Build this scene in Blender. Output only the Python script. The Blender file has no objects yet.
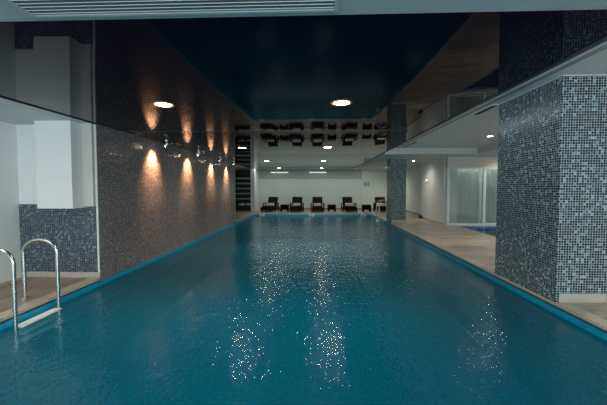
import bpy, bmesh, math, random
from mathutils import Vector, Matrix
random.seed(7)
S = bpy.context.scene
COL = S.collection
R = math.radians

# ------------------------------------------------------------------ camera
cam_d = bpy.data.cameras.new('camera'); cam = bpy.data.objects.new('camera', cam_d); COL.objects.link(cam)
cam.location = (0, 0, 1.5); cam.rotation_euler = (R(90 - 2.58), 0, R(2.29))
cam_d.sensor_width = 36; cam_d.lens = 19.99; cam_d.clip_start = 0.05
S.camera = cam
# ------------------------------------------------------------------ world, light, exposure
W = bpy.data.worlds.new('world'); S.world = W; W.use_nodes = True
bgn = W.node_tree.nodes['Background']; bgn.inputs[0].default_value = (0.75, 0.92, 1.0, 1); bgn.inputs[1].default_value = 0.8

def area_light(name, loc, rot, sx, sy, power, color, spread=180):
    l = bpy.data.lights.new(name, 'AREA'); l.shape = 'RECTANGLE'; l.size = sx; l.size_y = sy
    l.energy = power; l.color = color; l.spread = R(spread)
    o = bpy.data.objects.new(name, l); COL.objects.link(o); o.location = loc; o.rotation_euler = rot
    return o
# assumed daylight from behind the photographer, an added area light without a window
area_light('assumed_daylight', (0.5, -3.6, 1.35), (R(90), 0, 0), 7.0, 2.1, 340, (0.80, 0.94, 1.0))
# added fill without a fitting, brightens the niche from left of the frame
area_light('niche_fill', (-4.25, 2.3, 2.51), (0, 0, 0), 0.9, 0.5, 28, (1.0, 0.97, 0.92))
# added fill above the navy ceiling, shining up to brighten the white one
area_light('side_ceiling_fill', (1.75, 8.5, 2.70), (R(180), 0, 0), 0.1, 13.0, 80, (0.85, 0.97, 1.0))
# added fill behind the glass partition, brightens curtains and panes
area_light('back_room_fill', (6.8, 15.9, 2.4), (R(-50), 0, 0), 2.0, 0.6, 130, (0.95, 1.0, 0.97))
# added fill under the far ceiling, brightens the lounge zone
area_light('lounge_fill', (0.0, 21.3, 2.685), (0, 0, 0), 8.0, 0.5, 55, (0.95, 1.0, 0.93))
S.view_settings.view_transform = 'Standard'; S.view_settings.look = 'None'
S.view_settings.gamma = 1; S.view_settings.use_curve_mapping = False
S.view_settings.exposure = 0.08
S.cycles.use_denoising = True; S.cycles.denoising_prefilter = 'NONE'

# ------------------------------------------------------------------ materials
def nt(name):
    m = bpy.data.materials.new(name); m.use_nodes = True; t = m.node_tree
    return m, t, t.nodes['Principled BSDF'], t.nodes['Material Output']
def N(t, typ, **kw):
    n = t.nodes.new(typ)
    for k, v in kw.items(): setattr(n, k, v)
    return n
def inp(n, i, v): n.inputs[i].default_value = v
def math_(t, op, a, b=None, c=None):
    n = N(t, 'ShaderNodeMath', operation=op)
    for i, v in enumerate((a, b, c)):
        if v is None: continue
        if isinstance(v, (int, float)): n.inputs[i].default_value = v
        else: t.links.new(v, n.inputs[i])
    return n.outputs[0]
def ramp(t, fac, stops, const=False):
    n = N(t, 'ShaderNodeValToRGB'); cr = n.color_ramp
    if const: cr.interpolation = 'CONSTANT'
    while len(cr.elements) > 1: cr.elements.remove(cr.elements[-1])
    cr.elements[0].position = stops[0][0]; cr.elements[0].color = (*stops[0][1], 1)
    for p, c in stops[1:]:
        e = cr.elements.new(p); e.color = (*c, 1)
    t.links.new(fac, n.inputs[0]); return n.outputs[0]
def plain(name, col, rough=0.5, metal=0, var=0.08, scale=3, spec=0.5):
    m, t, b, o = nt(name)
    tc = N(t, 'ShaderNodeTexCoord'); no = N(t, 'ShaderNodeTexNoise'); inp(no, 'Scale', scale); inp(no, 'Detail', 4)
    t.links.new(tc.outputs['Object'], no.inputs['Vector'])
    lo = tuple(c * (1 - var) for c in col); hi = tuple(min(1, c * (1 + var)) for c in col)
    t.links.new(ramp(t, no.outputs[0], [(0.3, lo), (0.7, hi)]), b.inputs['Base Color'])
    inp(b, 'Roughness', rough); inp(b, 'Metallic', metal); inp(b, 'Specular IOR Level', spec)
    return m
def emis(name, col, st):
    m, t, b, o = nt(name)
    inp(b, 'Base Color', (*col, 1)); inp(b, 'Emission Color', (*col, 1)); inp(b, 'Emission Strength', st)
    return m
def mosaic(name, stops, grout, pitch=0.031, g=0.09, rough=0.22, tilt=0.05, tint=None):
    m, t, b, o = nt(name)
    tc = N(t, 'ShaderNodeTexCoord')
    sc = N(t, 'ShaderNodeVectorMath', operation='SCALE'); sc.inputs[3].default_value = 1 / pitch
    t.links.new(tc.outputs['UV'], sc.inputs[0])
    fl = N(t, 'ShaderNodeVectorMath', operation='FLOOR'); t.links.new(sc.outputs[0], fl.inputs[0])
    fr = N(t, 'ShaderNodeVectorMath', operation='FRACTION'); t.links.new(sc.outputs[0], fr.inputs[0])
    wn = N(t, 'ShaderNodeTexWhiteNoise', noise_dimensions='2D'); t.links.new(fl.outputs[0], wn.inputs['Vector'])
    sp = N(t, 'ShaderNodeSeparateXYZ'); t.links.new(fr.outputs[0], sp.inputs[0])
    ax = math_(t, 'ABSOLUTE', math_(t, 'SUBTRACT', sp.outputs[0], 0.5))
    ay = math_(t, 'ABSOLUTE', math_(t, 'SUBTRACT', sp.outputs[1], 0.5))
    gm = math_(t, 'GREATER_THAN', math_(t, 'MAXIMUM', ax, ay), 0.5 - g)
    tile = ramp(t, wn.outputs['Value'], stops, True)
    mx = N(t, 'ShaderNodeMix', data_type='RGBA'); t.links.new(gm, mx.inputs[0]); t.links.new(tile, mx.inputs[6]); inp(mx, 7, (*grout, 1))
    t.links.new(mx.outputs[2], b.inputs['Base Color'])
    t.links.new(math_(t, 'MULTIPLY_ADD', gm, 0.6, rough), b.inputs['Roughness'])
    su = N(t, 'ShaderNodeVectorMath', operation='SUBTRACT'); t.links.new(wn.outputs['Color'], su.inputs[0]); su.inputs[1].default_value = (.5, .5, .5)
    s2 = N(t, 'ShaderNodeVectorMath', operation='SCALE'); t.links.new(su.outputs[0], s2.inputs[0]); s2.inputs[3].default_value = tilt
    ge = N(t, 'ShaderNodeNewGeometry')
    ad = N(t, 'ShaderNodeVectorMath', operation='ADD'); t.links.new(ge.outputs['Normal'], ad.inputs[0]); t.links.new(s2.outputs[0], ad.inputs[1])
    nm = N(t, 'ShaderNodeVectorMath', operation='NORMALIZE'); t.links.new(ad.outputs[0], nm.inputs[0])
    t.links.new(nm.outputs[0], b.inputs['Normal'])
    return m
def planks(name, c1, c2, mortar, bw, bh, rough=0.35, rot=0.0, grain=(1.2, 14)):
    m, t, b, o = nt(name)
    tc = N(t, 'ShaderNodeTexCoord'); mp = N(t, 'ShaderNodeMapping'); mp.inputs['Rotation'].default_value[2] = R(rot)
    t.links.new(tc.outputs['UV'], mp.inputs[0])
    br = N(t, 'ShaderNodeTexBrick'); t.links.new(mp.outputs[0], br.inputs['Vector'])
    inp(br, 'Scale', 1); inp(br, 'Brick Width', bw); inp(br, 'Row Height', bh); inp(br, 'Mortar Size', 0.005); inp(br, 'Mortar Smooth', 0.1)
    inp(br, 'Color1', (0, 0, 0, 1)); inp(br, 'Color2', (1, 1, 1, 1)); inp(br, 'Mortar', (0.5, 0.5, 0.5, 1)); inp(br, 'Bias', 0)
    m2 = N(t, 'ShaderNodeMapping'); m2.inputs['Scale'].default_value = (grain[0], grain[1], 1); t.links.new(mp.outputs[0], m2.inputs[0])
    # shift grain per tile
    ad = N(t, 'ShaderNodeVectorMath', operation='MULTIPLY_ADD'); t.links.new(br.outputs['Color'], ad.inputs[0]); ad.inputs[1].default_value = (17, 9, 5); t.links.new(m2.outputs[0], ad.inputs[2])
    no = N(t, 'ShaderNodeTexNoise'); inp(no, 'Scale', 1.0); inp(no, 'Detail', 6); inp(no, 'Distortion', 0.6); t.links.new(ad.outputs[0], no.inputs['Vector'])
    f = math_(t, 'ADD', math_(t, 'MULTIPLY', no.outputs[0], 0.8), math_(t, 'MULTIPLY', br.outputs['Color'], 0.25))
    c = ramp(t, f, [(0.3, c1), (0.75, c2)])
    mx = N(t, 'ShaderNodeMix', data_type='RGBA'); t.links.new(br.outputs['Fac'], mx.inputs[0]); t.links.new(c, mx.inputs[6]); inp(mx, 7, (*mortar, 1))
    t.links.new(mx.outputs[2], b.inputs['Base Color']); inp(b, 'Roughness', rough)
    return m

M = {}
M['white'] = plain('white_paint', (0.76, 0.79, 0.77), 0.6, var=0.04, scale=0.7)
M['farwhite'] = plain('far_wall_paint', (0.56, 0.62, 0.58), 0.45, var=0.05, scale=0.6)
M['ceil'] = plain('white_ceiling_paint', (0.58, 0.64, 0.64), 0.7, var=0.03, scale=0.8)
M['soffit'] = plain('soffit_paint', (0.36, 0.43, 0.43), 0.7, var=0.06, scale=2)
M['cream'] = plain('cream_paint', (0.62, 0.58, 0.53), 0.6, var=0.04, scale=1)
M['trimwhite'] = plain('white_profile', (0.7, 0.8, 0.8), 0.35, var=0.02)
M['shadeband'] = plain('wall_top_shade', (0.34, 0.38, 0.36), 0.6, var=0.04, scale=1)
M['trackgrey'] = plain('grey_track_paint', (0.25, 0.29, 0.29), 0.6, var=0.04)
M['dark'] = plain('dark_void', (0.02, 0.025, 0.03), 0.6)
M['steel'] = plain('brushed_steel', (0.62, 0.62, 0.60), 0.22, 1.0, var=0.06, scale=20)
M['chrome'] = plain('satin_aluminium', (0.75, 0.78, 0.8), 0.35, 1.0, var=0.03)
M['seam'] = plain('grey_seam_profile', (0.08, 0.10, 0.13), 0.4)
M['tread'] = plain('white_tread_plastic', (0.8, 0.84, 0.82), 0.5, var=0.05, scale=8)
M['wicker'] = plain('dark_wicker', (0.014, 0.008, 0.008), 0.8, var=0.5, scale=60, spec=0.15)
M['cushion'] = plain('dark_brown_fabric', (0.018, 0.010, 0.009), 0.9, var=0.2, scale=20, spec=0.1)
M['towel'] = plain('white_towelling', (0.85, 0.82, 0.8), 0.9, var=0.06, scale=40)
M['black'] = plain('black_plastic', (0.012, 0.012, 0.013), 0.4)
M['notice'] = plain('grey_card', (0.22, 0.24, 0.23), 0.6)
M['basecol'] = plain('brown_skirting', (0.20, 0.16, 0.12), 0.5)
M['blue'] = plain('cyan_pool_paint', (0.004, 0.30, 0.48), 0.35, var=0.06, scale=2)
M['navy'] = plain('navy_gap', (0.006, 0.010, 0.03), 0.4)
M['kerb'] = plain('beige_kerb_stone', (0.50, 0.42, 0.32), 0.4, var=0.12, scale=3)
M['skirt'] = planks('travertine_skirting', (0.42, 0.37, 0.32), (0.58, 0.53, 0.47), (0.35, 0.31, 0.27), 0.6, 0.3)
M['deckR'] = planks('beige_wood_look_tile', (0.22, 0.18, 0.13), (0.60, 0.51, 0.41), (0.12, 0.10, 0.08), 1.2, 0.3, 0.3, 0.0)
M['deckL'] = planks('brown_wood_look_tile', (0.20, 0.145, 0.10), (0.45, 0.36, 0.27), (0.16, 0.12, 0.09), 0.9, 0.2, 0.4, 90.0)
M['lamp'] = emis('warm_lamp', (1.0, 0.76, 0.56), 50)
M['lampcool'] = emis('neutral_lamp', (1.0, 0.95, 0.85), 24)
M['strip'] = emis('white_strip_lamp', (0.9, 1.0, 0.95), 0.9)
M['signlit'] = emis('lit_sign', (0.95, 1.0, 0.98), 0.5)
M['amberhalo'] = plain('amber_halo_ring', (0.5, 0.22, 0.08), 0.3)  # orange halo around the lamps, put into the ring's colour
NAVY = [(0, (0.008, 0.011, 0.018)), (0.32, (0.020, 0.027, 0.036)), (0.54, (0.045, 0.062, 0.070)), (0.70, (0.09, 0.135, 0.14)), (0.84, (0.17, 0.28, 0.28)), (0.95, (0.28, 0.46, 0.46))]
NAVY2 = [(0, (0.018, 0.022, 0.042)), (0.35, (0.035, 0.045, 0.075)), (0.62, (0.06, 0.085, 0.11)), (0.84, (0.11, 0.18, 0.18)), (0.95, (0.19, 0.32, 0.30))]
M['mosaic'] = mosaic('blue_grey_mosaic', NAVY, (0.36, 0.43, 0.44), 0.0325, 0.085, 0.2, 0.06)
M['mosaicN'] = mosaic('dark_blue_mosaic', NAVY2, (0.15, 0.18, 0.21), 0.031, 0.10, 0.25, 0.06)
BRN = [(0, (0.060, 0.050, 0.050)), (0.35, (0.105, 0.086, 0.084)), (0.65, (0.17, 0.14, 0.135)), (0.9, (0.30, 0.25, 0.24))]
M['mosaicB'] = mosaic('bronze_mosaic', BRN, (0.34, 0.31, 0.31), 0.028, 0.09, 0.16, 0.14)
BLU = [(0, (0.01, 0.06, 0.2)), (0.35, (0.02, 0.13, 0.36)), (0.7, (0.06, 0.25, 0.5)), (0.92, (0.3, 0.5, 0.65))]
M['mosaicP'] = mosaic('bright_blue_mosaic', BLU, (0.3, 0.4, 0.5), 0.04, 0.06, 0.2, 0.05)
M['basin'] = mosaic('pool_tile', [(0, (0.01, 0.15, 0.23)), (0.5, (0.015, 0.19, 0.28))], (0.05, 0.22, 0.3), 0.05, 0.05, 0.3, 0.0)

def film():
    m, t, b, o = nt('navy_gloss_stretch_film')
    inp(b, 'Base Color', (0.0045, 0.0035, 0.011, 1)); inp(b, 'Roughness', 0.025); inp(b, 'IOR', 1.12)
    tc = N(t, 'ShaderNodeTexCoord'); no = N(t, 'ShaderNodeTexNoise'); inp(no, 'Scale', 0.9); inp(no, 'Detail', 1)
    t.links.new(tc.outputs['Object'], no.inputs['Vector'])
    bp = N(t, 'ShaderNodeBump'); inp(bp, 'Strength', 1); inp(bp, 'Distance', 0.003)
    t.links.new(no.outputs[0], bp.inputs['Height']); t.links.new(bp.outputs[0], b.inputs['Normal'])
    return m
M['film'] = film()
def water(name, body, tint, mixf):
    m, t, b, o = nt(name); t.nodes.remove(b)
    tc = N(t, 'ShaderNodeTexCoord')
    def noise(scale, stretch, detail, dist=0.0):
        mp = N(t, 'ShaderNodeMapping'); mp.inputs['Scale'].default_value = (stretch[0], stretch[1], 1)
        t.links.new(tc.outputs['Object'], mp.inputs[0])
        n = N(t, 'ShaderNodeTexNoise'); inp(n, 'Scale', scale); inp(n, 'Detail', detail); inp(n, 'Distortion', dist)
        t.links.new(mp.outputs[0], n.inputs['Vector']); return n.outputs[0]
    h = math_(t, 'ADD', math_(t, 'MULTIPLY', noise(3.1, (1, 0.8), 1, 0.4), 0.007),
              math_(t, 'ADD', math_(t, 'MULTIPLY', noise(12, (1.0, 0.6), 2, 0.6), 0.0100), math_(t, 'MULTIPLY', noise(34, (1.0, 0.8), 1, 0.3), 0.0022)))
    bp = N(t, 'ShaderNodeBump'); inp(bp, 'Strength', 1); inp(bp, 'Distance', 1.0); t.links.new(h, bp.inputs['Height'])
    fr = N(t, 'ShaderNodeFresnel'); inp(fr, 'IOR', 1.33); t.links.new(bp.outputs[0], fr.inputs['Normal'])
    gl = N(t, 'ShaderNodeBsdfGlossy'); inp(gl, 'Roughness', 0.085); t.links.new(bp.outputs[0], gl.inputs['Normal'])
    df = N(t, 'ShaderNodeBsdfDiffuse'); inp(df, 'Color', (*body, 1)); t.links.new(bp.outputs[0], df.inputs['Normal'])
    tr = N(t, 'ShaderNodeBsdfTransparent'); inp(tr, 'Color', (*tint, 1))
    a = N(t, 'ShaderNodeMixShader'); inp(a, 0, mixf); t.links.new(df.outputs[0], a.inputs[1]); t.links.new(tr.outputs[0], a.inputs[2])
    c = N(t, 'ShaderNodeMixShader'); t.links.new(fr.outputs[0], c.inputs[0]); t.links.new(a.outputs[0], c.inputs[1]); t.links.new(gl.outputs[0], c.inputs[2])
    t.links.new(c.outputs[0], o.inputs['Surface'])
    return m
M['water'] = water('rippled_teal_water', (0.0005, 0.24, 0.36), (0.55, 0.92, 1.0), 0.6)
M['water2'] = water('paddling_water', (0.01, 0.1, 0.25), (0.6, 0.85, 1.0), 0.85)
def glass():
    m, t, b, o = nt('clear_glass'); t.nodes.remove(b)
    fr = N(t, 'ShaderNodeFresnel'); inp(fr, 'IOR', 1.5)
    gl = N(t, 'ShaderNodeBsdfGlossy'); inp(gl, 'Roughness', 0.0)
    tr = N(t, 'ShaderNodeBsdfTransparent'); inp(tr, 'Color', (0.93, 0.95, 0.94, 1))
    c = N(t, 'ShaderNodeMixShader'); t.links.new(math_(t, 'MULTIPLY', fr.outputs[0], 1.8), c.inputs[0])
    t.links.new(tr.outputs[0], c.inputs[1]); t.links.new(gl.outputs[0], c.inputs[2]); t.links.new(c.outputs[0], o.inputs['Surface'])
    return m
M['glass'] = glass()

# ------------------------------------------------------------------ mesh helpers
class MB:
    def __init__(s): s.bm = bmesh.new()
    def box(s, x0, x1, y0, y1, z0, z1, rot=None, origin=None, bevel=0):
        b = bmesh.new()
        bmesh.ops.create_cube(b, size=1)
        for v in b.verts: v.co = Vector(((x0 + x1) / 2 + v.co.x * (x1 - x0), (y0 + y1) / 2 + v.co.y * (y1 - y0), (z0 + z1) / 2 + v.co.z * (z1 - z0)))
        if bevel: bmesh.ops.bevel(b, geom=b.edges[:], offset=bevel, segments=2, affect='EDGES')
        if rot is not None:
            o = Vector(origin or (0, 0, 0))
            for v in b.verts: v.co = rot @ (v.co - o) + o
        s._merge(b); return s
    def _merge(s, b):
        b.normal_update()
        me = bpy.data.meshes.new('tmp'); b.to_mesh(me); b.free(); s.bm.from_mesh(me); bpy.data.meshes.remove(me)
    def cyl(s, p0, p1, r0, r1=None, seg=20):
        p0 = Vector(p0); p1 = Vector(p1); d = p1 - p0
        b = bmesh.new(); bmesh.ops.create_cone(b, cap_ends=True, segments=seg, radius1=r0, radius2=r0 if r1 is None else r1, depth=d.length)
        q = Vector((0, 0, 1)).rotation_difference(d.normalized()).to_matrix(); mid = (p0 + p1) / 2
        for v in b.verts: v.co = q @ v.co + mid
        s._merge(b); return s
    def lathe(s, prof, seg=32, loc=(0, 0, 0)):
        L = Vector(loc); rings = []
        for r, z in prof:
            rings.append([s.bm.verts.new(L + Vector((r * math.cos(2 * math.pi * k / seg), r * math.sin(2 * math.pi * k / seg), z))) for k in range(seg)])
        for a, b in zip(rings, rings[1:]):
            for k in range(seg): s.bm.faces.new((a[k], a[(k + 1) % seg], b[(k + 1) % seg], b[k]))
        return s
    def tube(s, pts, r, seg=16):
        pts = [Vector(p) for p in pts]; rings = []; prev = None
        for i, p in enumerate(pts):
            d = (pts[min(i + 1, len(pts) - 1)] - pts[max(i - 1, 0)]).normalized()
            if prev is None:
                a = Vector((0, 1, 0)) if abs(d.y) < 0.9 else Vector((1, 0, 0)); u = d.cross(a).normalized()
            else: u = (prev - d * prev.dot(d)).normalized()
            prev = u; w = d.cross(u)
            rings.append([s.bm.verts.new(p + (u * math.cos(2 * math.pi * k / seg) + w * math.sin(2 * math.pi * k / seg)) * r) for k in range(seg)])
        for a, b in zip(rings, rings[1:]):
            for k in range(seg): s.bm.faces.new((a[k], a[(k + 1) % seg], b[(k + 1) % seg], b[k]))
        s.bm.faces.new(list(reversed(rings[0]))); s.bm.faces.new(rings[-1]); return s
    def build(s, name, mat, parent=None, smooth=False, face=None):
        bmesh.ops.recalc_face_normals(s.bm, faces=s.bm.faces[:])
        if face:                                   # open sheet: make it face up (+1) or down (-1)
            s.bm.normal_update()
            fl = [f for f in s.bm.faces if f.normal.z * face < 0]
            if fl: bmesh.ops.reverse_faces(s.bm, faces=fl)
            s.bm.normal_update()
        uv = s.bm.loops.layers.uv.new('UVMap')
        for f in s.bm.faces:
            n = f.normal; ax, ay, az = abs(n.x), abs(n.y), abs(n.z)
            for l in f.loops:
                c = l.vert.co
                l[uv].uv = (c.x, c.y) if az >= ax and az >= ay else ((c.y, c.z) if ax >= ay else (c.x, c.z))
            f.smooth = smooth
        me = bpy.data.meshes.new(name); s.bm.to_mesh(me); s.bm.free()
        me.materials.append(M[mat])
        if smooth: 
            try: me.set_sharp_from_angle(angle=R(40))
            except Exception: pass
        o = bpy.data.objects.new(name, me); COL.objects.link(o)
        if parent: o.parent = parent
        return o
def struct(o): o['kind'] = 'structure'; return o
def sbox(name, mat, *b): return struct(MB().box(*b).build(name, mat))
def thing(name, label, cat, loc=(0, 0, 0), rz=0, group=None):
    o = bpy.data.objects.new(name, None); COL.objects.link(o); o.location = loc; o.rotation_euler = (0, 0, rz)
    o['label'] = label; o['category'] = cat
    if group: o['group'] = group
    return o
def tag(o, label, cat, group=None, kind=None):
    o['label'] = label; o['category'] = cat
    if group: o['group'] = group
    if kind: o['kind'] = kind
    return o
def dup(root, loc, rz, label, group=None):
    def cp(o, par):
        c = o.copy(); COL.objects.link(c)
        if par: c.parent = par
        for ch in o.children: cp(ch, c)
        return c
    r = cp(root, None); r.location = loc; r.rotation_euler = (0, 0, rz); r['label'] = label
    if group: r['group'] = group
    return r

# ------------------------------------------------------------------ the setting
XL, XR, YF = -3.6, 3.09, 19.25        # pool edges: left, right, far
YB = -3.5                              # open rear end behind the photographer, no window built
WZ = -0.12
XLW, YN = -4.95, 5.40                  # niche: left wall, back wall
YE = 14.7                              # end of the bronze mosaic wall
YW = 22.9                              # far wall
H1, H2, H3 = 2.53, 2.92, 2.70          # navy ceiling, side ceiling, far ceiling
XO = 8.2
# decks
sbox('floor', 'deckL', XLW, XL - 0.17, YB, YN, -0.25, 0)
sbox('floor', 'deckR', XR + 0.17, 5.42, YB, 13.72, -0.25, 0)
sbox('floor', 'deckR', 5.42, XO, 13.2, 17.6, -0.25, 0)
sbox('floor', 'deckR', 5.42, XO, YB, 8.6, -0.25, 0)
sbox('floor', 'deckR', 7.9, XO, 8.6, 13.2, -0.25, 0)
sbox('floor', 'deckR', XR + 0.17, 5.42, 13.72, YW, -0.25, 0)
sbox('floor', 'deckR', -6.6, XR + 0.17, YF + 0.17, YW, -0.25, 0)
sbox('floor', 'deckR', -6.6, XL - 0.17, YE, YF + 0.17, -0.25, 0)
# kerb stones with a navy channel under them
sbox('trim_1', 'kerb', XL - 0.17, XL, YB, YN - 0.0, -0.035, 0.002)
sbox('trim_2', 'kerb', XR, XR + 0.17, YB, YF, -0.035, 0.002)
sbox('trim_3', 'kerb', XL - 0.17, XR + 0.17, YF, YF + 0.17, -0.035, 0.002)
sbox('trim_4', 'kerb', XL - 0.17, XL, YE, YF, -0.035, 0.002)
sbox('trim_5', 'navy', XL - 0.17, XL - 0.012, YB, YN, -0.25, -0.035)
sbox('trim_6', 'navy', XR + 0.012, XR + 0.17, YB, YF, -0.25, -0.035)
# pool basin
D0 = -1.45
sbox('trim_7', 'blue', XL - 0.16, XL + 0.035, YB, YF, -0.42, -0.055)
sbox('trim_8', 'blue', XR - 0.035, XR + 0.16, YB, YF, -0.42, -0.055)
sbox('trim_9', 'blue', XL - 0.16, XR + 0.16, YF - 0.03, YF + 0.165, -0.42, -0.036)
b = MB()
b.box(XL - 0.3, XR + 0.3, YB, YF + 0.3, D0 - 0.15, D0)
b.box(XL - 0.3, XL, YB, YF, D0, -0.40); b.box(XR, XR + 0.3, YB, YF, D0, -0.40); b.box(XL, XR, YF, YF + 0.3, D0, -0.40)
b.box(XL - 0.3, XR + 0.3, YB - 0.3, YB, D0, -0.01)
struct(b.build('floor', 'basin'))
w = MB().box(XL + 0.035, XR - 0.035, YB, YF - 0.03, WZ - 0.001, WZ); 
bm = w.bm; bmesh.ops.delete(bm, geom=[f for f in bm.faces if f.calc_center_median().z < WZ - 0.0002], context='FACES')
wo = w.build('pool_water', 'water', face=1); tag(wo, 'rippled teal water filling the long swimming pool', 'water', kind='stuff')

# left side: niche and bronze wall
sbox('wall_left', 'white', XLW - 0.2, XLW, YB, YN + 0.2, -0.25, H1)
sbox('wall_niche', 'white', XLW, XL - 0.02, YN + 0.012, YN + 0.2, 0, H1)
struct(MB().box(XLW, XL - 0.03, YN, YN + 0.012, 0.09, 1.22).build('wall_niche', 'mosaicN'))
sbox('baseboard_niche', 'skirt', XLW, XL - 0.0, YN - 0.01, YN + 0.012, 0, 0.09)
sbox('trim_10', 'white', XL - 0.03, XL - 0.004, YN - 0.004, YN + 0.012, 0.09, H1)
sbox('wall_bronze', 'mosaicB', XL - 0.35, XL, YN + 0.012, YE, -0.056, H2)
sbox('trim_11', 'trimwhite', XL - 0.03, XL + 0.004, YE, YE + 0.012, 0, H1)
sbox('wall_left', 'white', -6.8, -6.6, YE, YW + 0.2, -0.25, H2)
sbox('wall_left', 'white', -6.6, XL - 0.35, YE - 0.4, YE - 0.2, 0, H2)
# pipe box high in the niche
tag(MB().box(-4.36, -3.79, 5.08, YN, 1.17, H1 - 0.003).build('wall_box', 'white'), 'white boxed-in casing above the blue mosaic in the poolside niche', 'wall box')
sbox('wall_niche', 'cream', -3.79, XL - 0.03, 5.33, YN, 1.19, H1)
# ceilings
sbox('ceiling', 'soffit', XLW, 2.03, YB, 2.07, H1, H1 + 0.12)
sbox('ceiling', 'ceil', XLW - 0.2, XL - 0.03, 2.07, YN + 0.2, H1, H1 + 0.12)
sbox('trim_12', 'trimwhite', XL - 0.03, XL, 2.07, YE, H1 - 0.004, H1 + 0.12)
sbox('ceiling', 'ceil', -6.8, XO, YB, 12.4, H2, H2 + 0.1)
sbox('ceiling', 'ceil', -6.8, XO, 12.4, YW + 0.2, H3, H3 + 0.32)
sbox('ceiling', 'ceil', 5.75, XO, YB, 12.4, H3, H2)
sbox('trim_21', 'navy', XL - 0.004, XL + 0.022, 2.07, YN, H1 - 0.012, H1 + 0.02)
sbox('trim_13', 'navy', 1.965, 2.03, 2.07, 20.0, H1 - 0.004, H1 + 0.12)
sbox('trim_14', 'navy', XL, 2.03, 2.07, 20.0, H1 + 0.06, H1 + 0.12)
sbox('trim_15', 'navy', XL, 2.03, 19.98, 20.0, H1 - 0.004, H1 + 0.12)
seams = [2.07, 6.18, 10.6, 15.2, 19.98]
for i in range(4):
    y0, y1 = seams[i], seams[i + 1]; bm = bmesh.new(); nx, ny = 16, 24; g = []
    for a in range(nx + 1):
        for c in range(ny + 1):
            u = a / nx * 2 - 1; v = c / ny * 2 - 1
            sag = (0.0165 if i < 2 else 0.008) * (1 - v * v) * (1 - u ** 4)
            g.append(bm.verts.new((XL + (1.965 - XL) * a / nx, y0 + (y1 - y0) * c / ny, H1 - sag)))
    for a in range(nx):
        for c in range(ny):
            k = a * (ny + 1) + c; bm.faces.new((g[k], g[k + 1], g[k + ny + 2], g[k + ny + 1]))
    p = MB(); p.bm.free(); p.bm = bm; o = p.build('ceiling', 'film', smooth=True, face=-1); struct(o)
    if i: sbox('trim_%d' % (15 + i), 'seam', XL, 2.005, y0 - 0.002, y0 + 0.002, H1 - 0.003, H1 + 0.01)
# slots and tracks along the high side ceiling
sbox('trim_19', 'trackgrey', 2.87, 2.95, YB, 12.4, H2 - 0.006, H2)
def slot(y0, y1, label):
    t = thing('ceiling_slot_vent', label, 'vent', (3.07, (y0 + y1) / 2, H2))
    L = (y1 - y0) / 2
    MB().box(-0.055, 0.055, -L, L, -0.012, -0.002).build('slot', 'dark', t)
    MB().box(-0.07, -0.055, -L - .015, L + .015, -0.016, -0.002).box(0.055, 0.07, -L - .015, L + .015, -0.016, -0.002).box(-.055, .055, -L - .015, -L, -0.016, -0.002).build('frame', 'trimwhite', t)
slot(5.98, 6.75, 'narrow dark slot vent in the side ceiling just behind the near pillar')
slot(10.6, 12.3, 'narrow dark slot vent in the side ceiling farther towards the far pillar')
# far walls
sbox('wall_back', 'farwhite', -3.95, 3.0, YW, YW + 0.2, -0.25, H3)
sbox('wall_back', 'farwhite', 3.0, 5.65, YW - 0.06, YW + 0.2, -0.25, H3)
sbox('wall_back', 'white', -6.6, -3.95, YW, YW + 0.2, -0.25, H3)
sbox('trim_20', 'shadeband', -3.95, 3.0, YW - 0.05, YW, 2.10, H3)  # dimmer light at the wall's top, put in as darker grey
sbox('baseboard_back', 'basecol', -3.9, 5.45, YW - 0.075, YW - 0.06, 0, 0.08)
sbox('wall_left', 'white', -4.2, -3.95, 21.2, YW, 0, H3)
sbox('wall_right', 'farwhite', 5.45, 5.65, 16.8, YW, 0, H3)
sbox('wall_right', 'white', 5.12, 5.65, 13.85, 16.8, 0, H3)
sbox('baseboard_right', 'basecol', 5.43, 5.45, 16.8, YW - 0.08, 0, 0.10)
sbox('baseboard_right', 'basecol', 5.10, 5.12, 13.85, 16.8, 0, 0.02)
sbox('wall_right', 'white', XO, XO + 0.2, YB, 17.8, -0.25, H2)
sbox('wall_right', 'white', 5.65, XO, 17.6, 17.8, 0, H3)
# ------------------------------------------------------------------ glazed partition
sbox('wall_header', 'cream', 5.16, XO, 13.6, 13.85, 2.29, H3)
win = struct(MB().box(5.17, 5.27, 13.62, 13.74, 0.0, 2.29).box(6.58, 6.68, 13.62, 13.74, 0.06, 2.24).box(8.08, 8.18, 13.62, 13.74, 0, 2.29)
             .box(5.27, 8.08, 13.62, 13.74, 2.24, 2.29).box(5.27, 8.08, 13.62, 13.74, 0, 0.06).build('window_1', 'trimwhite'))
MB().box(5.27, 6.58, 13.67, 13.68, 0.06, 2.24).build('pane', 'glass', win)
MB().box(6.68, 8.08, 13.67, 13.68, 0.06, 2.24).build('pane', 'glass', win)
def curtain(x0, x1, y, z0, z1):
    bm = bmesh.new(); n = int((x1 - x0) / 0.02); A = []; B = []
    for i in range(n + 1):
        x = x0 + (x1 - x0) * i / n
        yy = y + 0.015 * math.sin(x * 34) + 0.006 * math.sin(x * 71 + 1)
        A.append(bm.verts.new((x, yy, z0))); B.append(bm.verts.new((x, yy * 1 + 0.0, z1)))
    for i in range(n): bm.faces.new((A[i], A[i + 1], B[i + 1], B[i]))
    p = MB(); p.bm.free(); p.bm = bm; return p
M['sheer'] = plain('pale_curtain', (0.55, 0.62, 0.6), 0.9, var=0.05, scale=2)
tag(curtain(5.3, 6.64, 14.1, 0.02, 2.3).build('curtain', 'sheer', smooth=True), 'pale full-height curtain behind the wide left glass pane', 'curtain')
tag(curtain(6.6, 8.1, 14.18, 0.02, 2.3).build('curtain', 'sheer', smooth=True), 'pale full-height curtain behind the right glass pane beside the near pillar', 'curtain')

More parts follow.
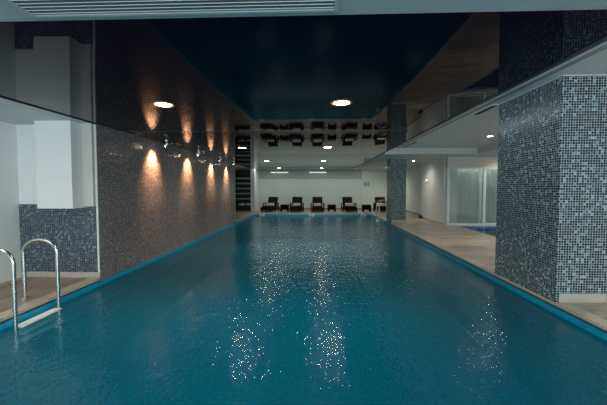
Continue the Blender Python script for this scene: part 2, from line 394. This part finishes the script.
# ------------------------------------------------------------------ paddling pool
t = thing('paddling_pool', 'small sunken bright blue mosaic paddling pool before the glass partition', 'paddling pool', (6.6, 10.9, -0.25))
b = MB(); b.box(-1.18, 1.3, -2.3, 2.3, -0.2, 0.0)
for q in ((-1.18, -1.08, -2.3, 2.3), (1.2, 1.3, -2.3, 2.3), (-1.08, 1.2, 2.2, 2.3), (-1.08, 1.2, -2.3, -2.2)): b.box(*q, 0, 0.252)
b.build('basin', 'mosaicP', t)
b = MB(); b.box(-1.08, 1.2, -2.2, 2.2, 0.17, 0.171); b.build('water', 'water2', t)

# ------------------------------------------------------------------ pillars
def pillar(x0, x1, y0, y1, top, label):
    t = thing('tiled_pillar', label, 'pillar', ((x0 + x1) / 2, (y0 + y1) / 2, 0))
    hx, hy = (x1 - x0) / 2, (y1 - y0) / 2
    o = MB().box(-hx, hx, -hy, hy, 0.12, top - 0.012).box(-hx, -hx + 0.05, -hy, hy, -0.056, 0.12).build('mosaic_cladding', 'mosaic', t)
    MB().box(-hx + 0.05, hx + 0.003, -hy - 0.006, hy, 0.002, 0.118).build('skirting', 'skirt', t)
    MB().box(-hx - 0.004, hx + 0.004, -hy - 0.004, hy, top - 0.012, top - 0.001).build('top_trim', 'trimwhite', t)
pillar(XR + 0.015, 3.79, 4.46, 5.95, H2, 'wide near pillar clad in blue-grey mosaic at the right pool edge')
pillar(XR - 0.005, 3.72, 14.25, 15.05, H3, 'slimmer far pillar clad in blue-grey mosaic beside the far ladder')

# ------------------------------------------------------------------ air grille in the soffit
t = thing('air_grille', 'long white slatted air grille in the soffit overhead', 'air grille', (-0.78, 1.885, H1))
MB().box(-0.93, 0.90, -0.13, -0.105, -0.012, -0.0).box(-0.93, 0.90, 0.105, 0.13, -0.012, 0).box(-0.93, -0.9, -0.105, 0.105, -0.012, 0).box(0.875, 0.9, -0.105, 0.105, -0.012, 0).build('frame', 'soffit', t)
MB().box(-0.9, 0.875, -0.105, 0.105, -0.002, -0.0005).build('backing', 'notice', t)
for k in range(6):
    y = -0.087 + k * 0.035
    MB().box(-0.9, 0.875, y - 0.011, y + 0.011, -0.008, -0.004, Matrix.Rotation(R(25), 3, 'X'), (0, y, -0.006)).build('slat', 'soffit', t)

# ------------------------------------------------------------------ lamps
def downlight(loc, label, group, lamp='lamp', ring='amberhalo', r=0.095, power=0):
    t = thing('downlight', label, 'downlight', loc, 0, group)
    MB().lathe([(r, -0.004), (r + 0.03, -0.012), (r + 0.034, 0.004)]).build('ring', ring, t, True)
    MB().lathe([(0.0005, -0.006), (r, -0.006)]).build('diffuser', lamp, t)
    if power:
        L = bpy.data.lights.new('lamp_light', 'SPOT'); L.energy = power; L.color = (1.0, 0.9, 0.78); L.spot_size = R(150); L.spot_blend = 1.0; L.shadow_soft_size = 0.07
        lo = bpy.data.objects.new('lamp_light', L); COL.objects.link(lo); lo.parent = t; lo.location = (0, 0, -0.02)
    return t
GN = 'downlights in the navy ceiling'
xl, xr = -1.88, 0.29
names = ['nearest', 'second', 'third', 'farthest']
for i, y in enumerate((4.10, 8.6, 13.1, 17.8)):
    z = H1 - (0.0165 if i < 2 else 0.008)
    downlight((xl - 0.04 * i, y, z), names[i] + ' round downlight in the left row of the glossy navy ceiling', GN, power=110)
    downlight((xr - 0.02 * i, y, z), names[i] + ' round downlight in the right row of the glossy navy ceiling', GN, power=110)
GS = 'downlights in the white side ceiling'
downlight((4.79, 9.61, H2 - 0.002), 'round white downlight in the side ceiling beside the near pillar', GS, 'lampcool', 'trimwhite', 0.07, 130)
downlight((4.35, 15.5, H3 - 0.002), 'small round downlight in the low white ceiling right of the far pillar', GS, 'lampcool', 'trimwhite', 0.07, 85)
downlight((4.25, 20.9, H3 - 0.002), 'small round downlight in the white ceiling left of the far pillar', GS, 'lampcool', 'trimwhite', 0.07, 130)
downlight((7.15, 13.0, H3 - 0.002), 'assumed round downlight washing the header above the glass partition', GS, 'lamp', 'trimwhite', 0.07, 80)  # assumed from the bright header, placed out of view behind the near pillar
for q, w_ in (((4.79, 5.2), 'beside'), ((6.9, 5.2), 'far to the right of'), ((6.9, 9.6), 'behind and right of')):  # out of view, added to light the right side
    downlight((q[0], q[1], H2 - 0.222 * (q[0] > 5.7) - 0.002), 'added unseen downlight in the side ceiling %s the near pillar' % w_, GS, 'lampcool', 'trimwhite', 0.07, 160)
downlight((4.79, 0.8, H2 - 0.002), 'added unseen downlight in the side ceiling in front of the near pillar', GS, 'lampcool', 'trimwhite', 0.07, 130)  # also out of view, added for more light on the right deck
# wall-washing spots on the bronze wall
ordn = ['nearest of the four silver ceiling spots on the bronze mosaic wall', 'second silver ceiling spot along the bronze mosaic wall',
        'third silver ceiling spot along the bronze mosaic wall', 'farthest silver ceiling spot by the end of the bronze wall']
for i, y in enumerate((7.27, 9.27, 11.35, 13.25)):
    t = thing('wall_spotlight', ordn[i], 'spotlight', (-3.28, y, H1), 0, 'spotlights along the bronze wall')
    MB().lathe([(0.0005, -0.025), (0.03, -0.025), (0.035, -0.012), (0.035, 0)], 20).build('mount', 'chrome', t, True)
    MB().cyl((0, 0, -0.024), (0, 0, -0.07), 0.008).build('stem', 'chrome', t, True)
    q = Matrix.Rotation(R(37), 3, 'Y')
    a = q @ Vector((0, 0, 0.045)); c = q @ Vector((0, 0, -0.045)); o = Vector((0, 0, -0.105))
    h = MB().cyl(o + a, o + c, 0.036, 0.038).build('lamp_head', 'chrome', t, True)
    MB().cyl(o + c, o + c + (c * 0.06), 0.028).build('lens', 'lamp', h)
    L = bpy.data.lights.new('wall_wash', 'SPOT'); L.energy = 200; L.color = (1.0, 0.52, 0.25); L.spot_size = R(88); L.spot_blend = 1.0; L.shadow_soft_size = 0.05
    lo = bpy.data.objects.new('wall_wash', L); COL.objects.link(lo); lo.parent = t
    d = (q @ Vector((0, 0, -1))); lo.location = o + d * 0.06; lo.rotation_euler = d.to_track_quat('-Z', 'Y').to_euler()
# linear lights by the far wall
for x, lab in ((-2.55, 'left glowing linear light high on the far wall'), (0.05, 'right glowing linear light high on the far wall')):
    t = thing('linear_wall_light', lab, 'wall light', (x, YW - 0.06, 2.50), 0, 'linear lights on the far wall')
    MB().box(-0.6, 0.6, -0.05, 0.01, 0.02, 0.06, bevel=0.005).build('housing', 'trimwhite', t)
    MB().box(-0.58, 0.58, -0.055, -0.01, -0.012, 0.02).build('diffuser', 'strip', t)

# ------------------------------------------------------------------ pool ladders
def ladder(name, label, loc, rz, ys, reach, deckfoot, top):
    """rails in the local XZ plane: +x over the water"""
    t = thing(name, label, 'pool ladder', loc, rz)
    for y in ys:
        rr = (reach - deckfoot) / 2; cx = (reach + deckfoot) / 2
        pts = [(deckfoot, y, 0.004)] + [(deckfoot, y, 0.004 + (top - rr * 0.75) * k / 4) for k in range(1, 5)]
        zc = top - rr * 0.75
        for k in range(1, 24):
            a = math.pi * (1 - k / 24); pts.append((cx + rr * math.cos(a), y, zc + rr * 0.75 * math.sin(a)))
        pts += [(reach, y, zc - (zc + 0.95) * k / 6) for k in range(0, 7)]
        r = MB().tube(pts, 0.0235).build('handrail', 'steel', t, True)
        MB().lathe([(0.022, 0.02), (0.045, 0.016), (0.05, 0.003)], 24, (deckfoot, y, 0)).build('flange', 'steel', r, True)
    y0, y1 = min(ys), max(ys)
    for n_, z in enumerate((-0.108, -0.185, -0.265)):
        MB().box(reach - 0.05 + 0.02 * n_, reach + 0.06 + 0.02 * n_, y0 + 0.02, y1 - 0.02, z - 0.03, z, bevel=0.008).build('step', 'tread', t)
ladder('pool_ladder', 'large near steel pool ladder rising beside the niche at the left edge', (XL, 4.0, 0), 0, (-0.32, 0.33), 0.135, -0.33, 0.80)
ladder('pool_ladder', 'small distant steel pool ladder beside the far pillar at the right edge', (XR, 16.5, 0), R(180), (-0.33, 0.33), 0.13, -0.36, 0.86)

# ------------------------------------------------------------------ loungers, tables, towels
def lounger(label, loc, rz):
    t = thing('lounge_chair', label, 'lounge chair', loc, rz, 'loungers along the far wall')
    MB().box(-0.33, 0.33, 0.0, 1.30, 0.09, 0.27, bevel=0.01).box(-0.33, 0.33, 1.30, 1.9, 0.2, 0.24).build('frame', 'wicker', t)
    for x in (-0.30, 0.30):
        for y in (0.05, 1.82): MB().box(x - 0.03, x + 0.03, y - 0.03, y + 0.03, 0, 0.21).build('leg', 'wicker', t)
    rot = Matrix.Rotation(R(-28), 3, 'X')
    MB().box(-0.32, 0.32, 1.25, 1.29, 0.27, 0.95, rot, (0, 1.27, 0.27), 0.01).build('backrest', 'wicker', t)
    MB().box(-0.30, 0.30, 1.18, 1.25, 0.30, 0.93, rot, (0, 1.27, 0.27), 0.02).build('back_cushion', 'cushion', t)
    MB().box(-0.30, 0.30, 0.02, 1.22, 0.27, 0.34, bevel=0.02).build('seat_cushion', 'cushion', t)
    for s in (-1, 1):
        MB().box(s * 0.39 - 0.04, s * 0.39 + 0.04, 0.62, 1.35, 0.46, 0.51, bevel=0.01).box(s * 0.40 - 0.03, s * 0.40 + 0.03, 0.64, 0.70, 0, 0.47).box(s * 0.40 - 0.03, s * 0.40 + 0.03, 1.27, 1.33, 0, 0.47).build('armrest', 'wicker', t)
    return t
LO = [(-3.1, 20.25, R(-10), 'leftmost dark wicker lounge chair angled by the far wall'),
      (-1.27, 20.2, 0, 'second dark wicker lounge chair from the left, between table and open floor'),
      (0.03, 20.2, 0, 'middle dark wicker lounge chair of the row of five'),
      (2.1, 20.25, R(6), 'fourth dark wicker lounge chair, turned slightly, between two low tables'),
      (3.93, 20.3, R(-4), 'rightmost dark wicker lounge chair seen behind the far ladder')]
L0 = lounger(LO[0][3], LO[0][:2] + (0,), LO[0][2])
for q in LO[1:]: dup(L0, (q[0], q[1], 0), q[2], q[3], 'loungers along the far wall')
T0 = None
for i, (x, y, rz, lab) in enumerate(LO):
    ww = ['leftmost', 'second', 'middle', 'fourth', 'rightmost'][i]
    lb = 'folded white towel on the %s lounge chair' % ww
    c = Matrix.Rotation(rz, 3, 'Z') @ Vector((0, 0.95, 0.341))
    if T0 is None:
        T0 = MB().box(-0.25, 0.25, -0.15, 0.15, 0, 0.08, bevel=0.03).box(-0.24, 0.24, -0.14, 0.14, 0.082, 0.16, bevel=0.03).build('folded_towel', 'towel'); o = T0
    else: o = T0.copy(); COL.objects.link(o)
    o.location = (x + c.x, y + c.y, c.z); o.rotation_euler = (0, 0, rz); tag(o, lb, 'towel', 'towels on the loungers')
def side_table(label, loc):
    t = thing('side_table', label, 'side table', loc, 0, 'low tables between the loungers')
    MB().box(-0.25, 0.25, -0.25, 0.25, 0.36, 0.42, bevel=0.008).build('table_top', 'wicker', t)
    for x in (-0.21, 0.21):
        for y in (-0.21, 0.21): MB().box(x - 0.045, x + 0.045, y - 0.045, y + 0.045, 0, 0.36).build('leg', 'wicker', t)
    MB().box(-0.165, 0.165, -0.2, 0.2, 0.10, 0.14).build('shelf', 'wicker', t)
    MB().box(-0.165, 0.165, 0.17, 0.19, 0.141, 0.355).build('back_panel', 'cushion', t)
    return t
T = side_table('low dark table between the two leftmost lounge chairs', (-2.02, 21.0, 0))
dup(T, (0.92, 21.0, 0), 0, 'low dark table between the middle and fourth lounge chairs')
dup(T, (3.07, 21.0, 0), 0, 'low dark table between the fourth and rightmost lounge chairs')

# ------------------------------------------------------------------ far left rack and stools
t = thing('open_rack', 'tall black rack with pale shelves beyond the end of the bronze wall', 'shelf rack', (-5.2, 21.9, 0))
MB().box(-1.0, 1.0, 0.2, 0.23, 0, 2.62).build('back_panel', 'black', t)
for x in (-0.98, 0, 0.97): MB().box(x - 0.02, x + 0.02, -0.2, 0.2, 0, 2.62).build('upright', 'black', t)
M['shelfgrey'] = plain('grey_shelf', (0.42, 0.52, 0.50), 0.4)
for k in range(5): MB().box(-0.96, 0.95, -0.2, 0.2, 0.72 + k * 0.33, 0.80 + k * 0.33).build('shelf', 'shelfgrey', t)
def stool(label, loc):
    t = thing('stool', label, 'stool', loc, 0, 'stools by the rack')
    MB().lathe([(0.0005, 0.50), (0.17, 0.49), (0.19, 0.45), (0.18, 0.38), (0.0005, 0.38)]).build('seat', 'shelfgrey', t, True)
    for a in range(4):
        c, s = math.cos(a * 1.571 + .78), math.sin(a * 1.571 + .78)
        MB().cyl((0.12 * c, 0.12 * s, 0.40), (0.17 * c, 0.17 * s, 0), 0.014).build('leg', 'black', t)
    return t
s0 = stool('left dark stool in front of the black rack', (-4.72, 20.9, 0))
dup(s0, (-4.3, 21.0, 0), 0.3, 'right dark stool in front of the black rack beside the white wall end', 'stools by the rack')

# ------------------------------------------------------------------ small fittings
t = thing('exit_sign', 'small lit white sign box high on the white wall by the glass partition', 'sign', (5.12, 15.9, 1.82))
MB().box(-0.04, 0, -0.16, 0.16, -0.06, 0.06, bevel=0.005).build('housing', 'trimwhite', t)
MB().box(-0.043, -0.04, -0.15, 0.15, -0.05, 0.05).build('face', 'signlit', t)
t = thing('door_stop', 'black block on the floor at the white wall corner', 'door stop', (5.05, 16.6, 0))
MB().box(-0.08, 0.06, -0.12, 0.12, 0, 0.12, bevel=0.01).build('body', 'black', t)
MB().box(-0.07, 0.05, -0.11, 0.11, 0.12, 0.135, bevel=0.004).build('cap', 'black', t)
for x, s in ((3.24, 'left'), (3.44, 'right')):
    tag(MB().box(x - 0.07, x + 0.07, YW - 0.075, YW - 0.062, 1.58, 1.86, bevel=0.003).build('wall_notice', 'notice'), '%s of two small grey notices on the far wall' % s, 'notice', 'notices on the far wall')
for x, s in ((-3.15, 'left'), (-0.3, 'middle'), (2.62, 'right')):
    t = thing('pool_inlet', '%s white square inlet in the far pool wall' % s, 'pool inlet', (x, YF - 0.03, -0.075), 0, 'inlets in the far pool wall')
    MB().box(-0.14, 0.14, -0.05, 0, -0.045, 0.07, bevel=0.006).build('plate', 'trimwhite', t)
    MB().box(-0.06, 0.06, -0.054, -0.049, -0.02, 0.03).build('opening', 'dark', t)
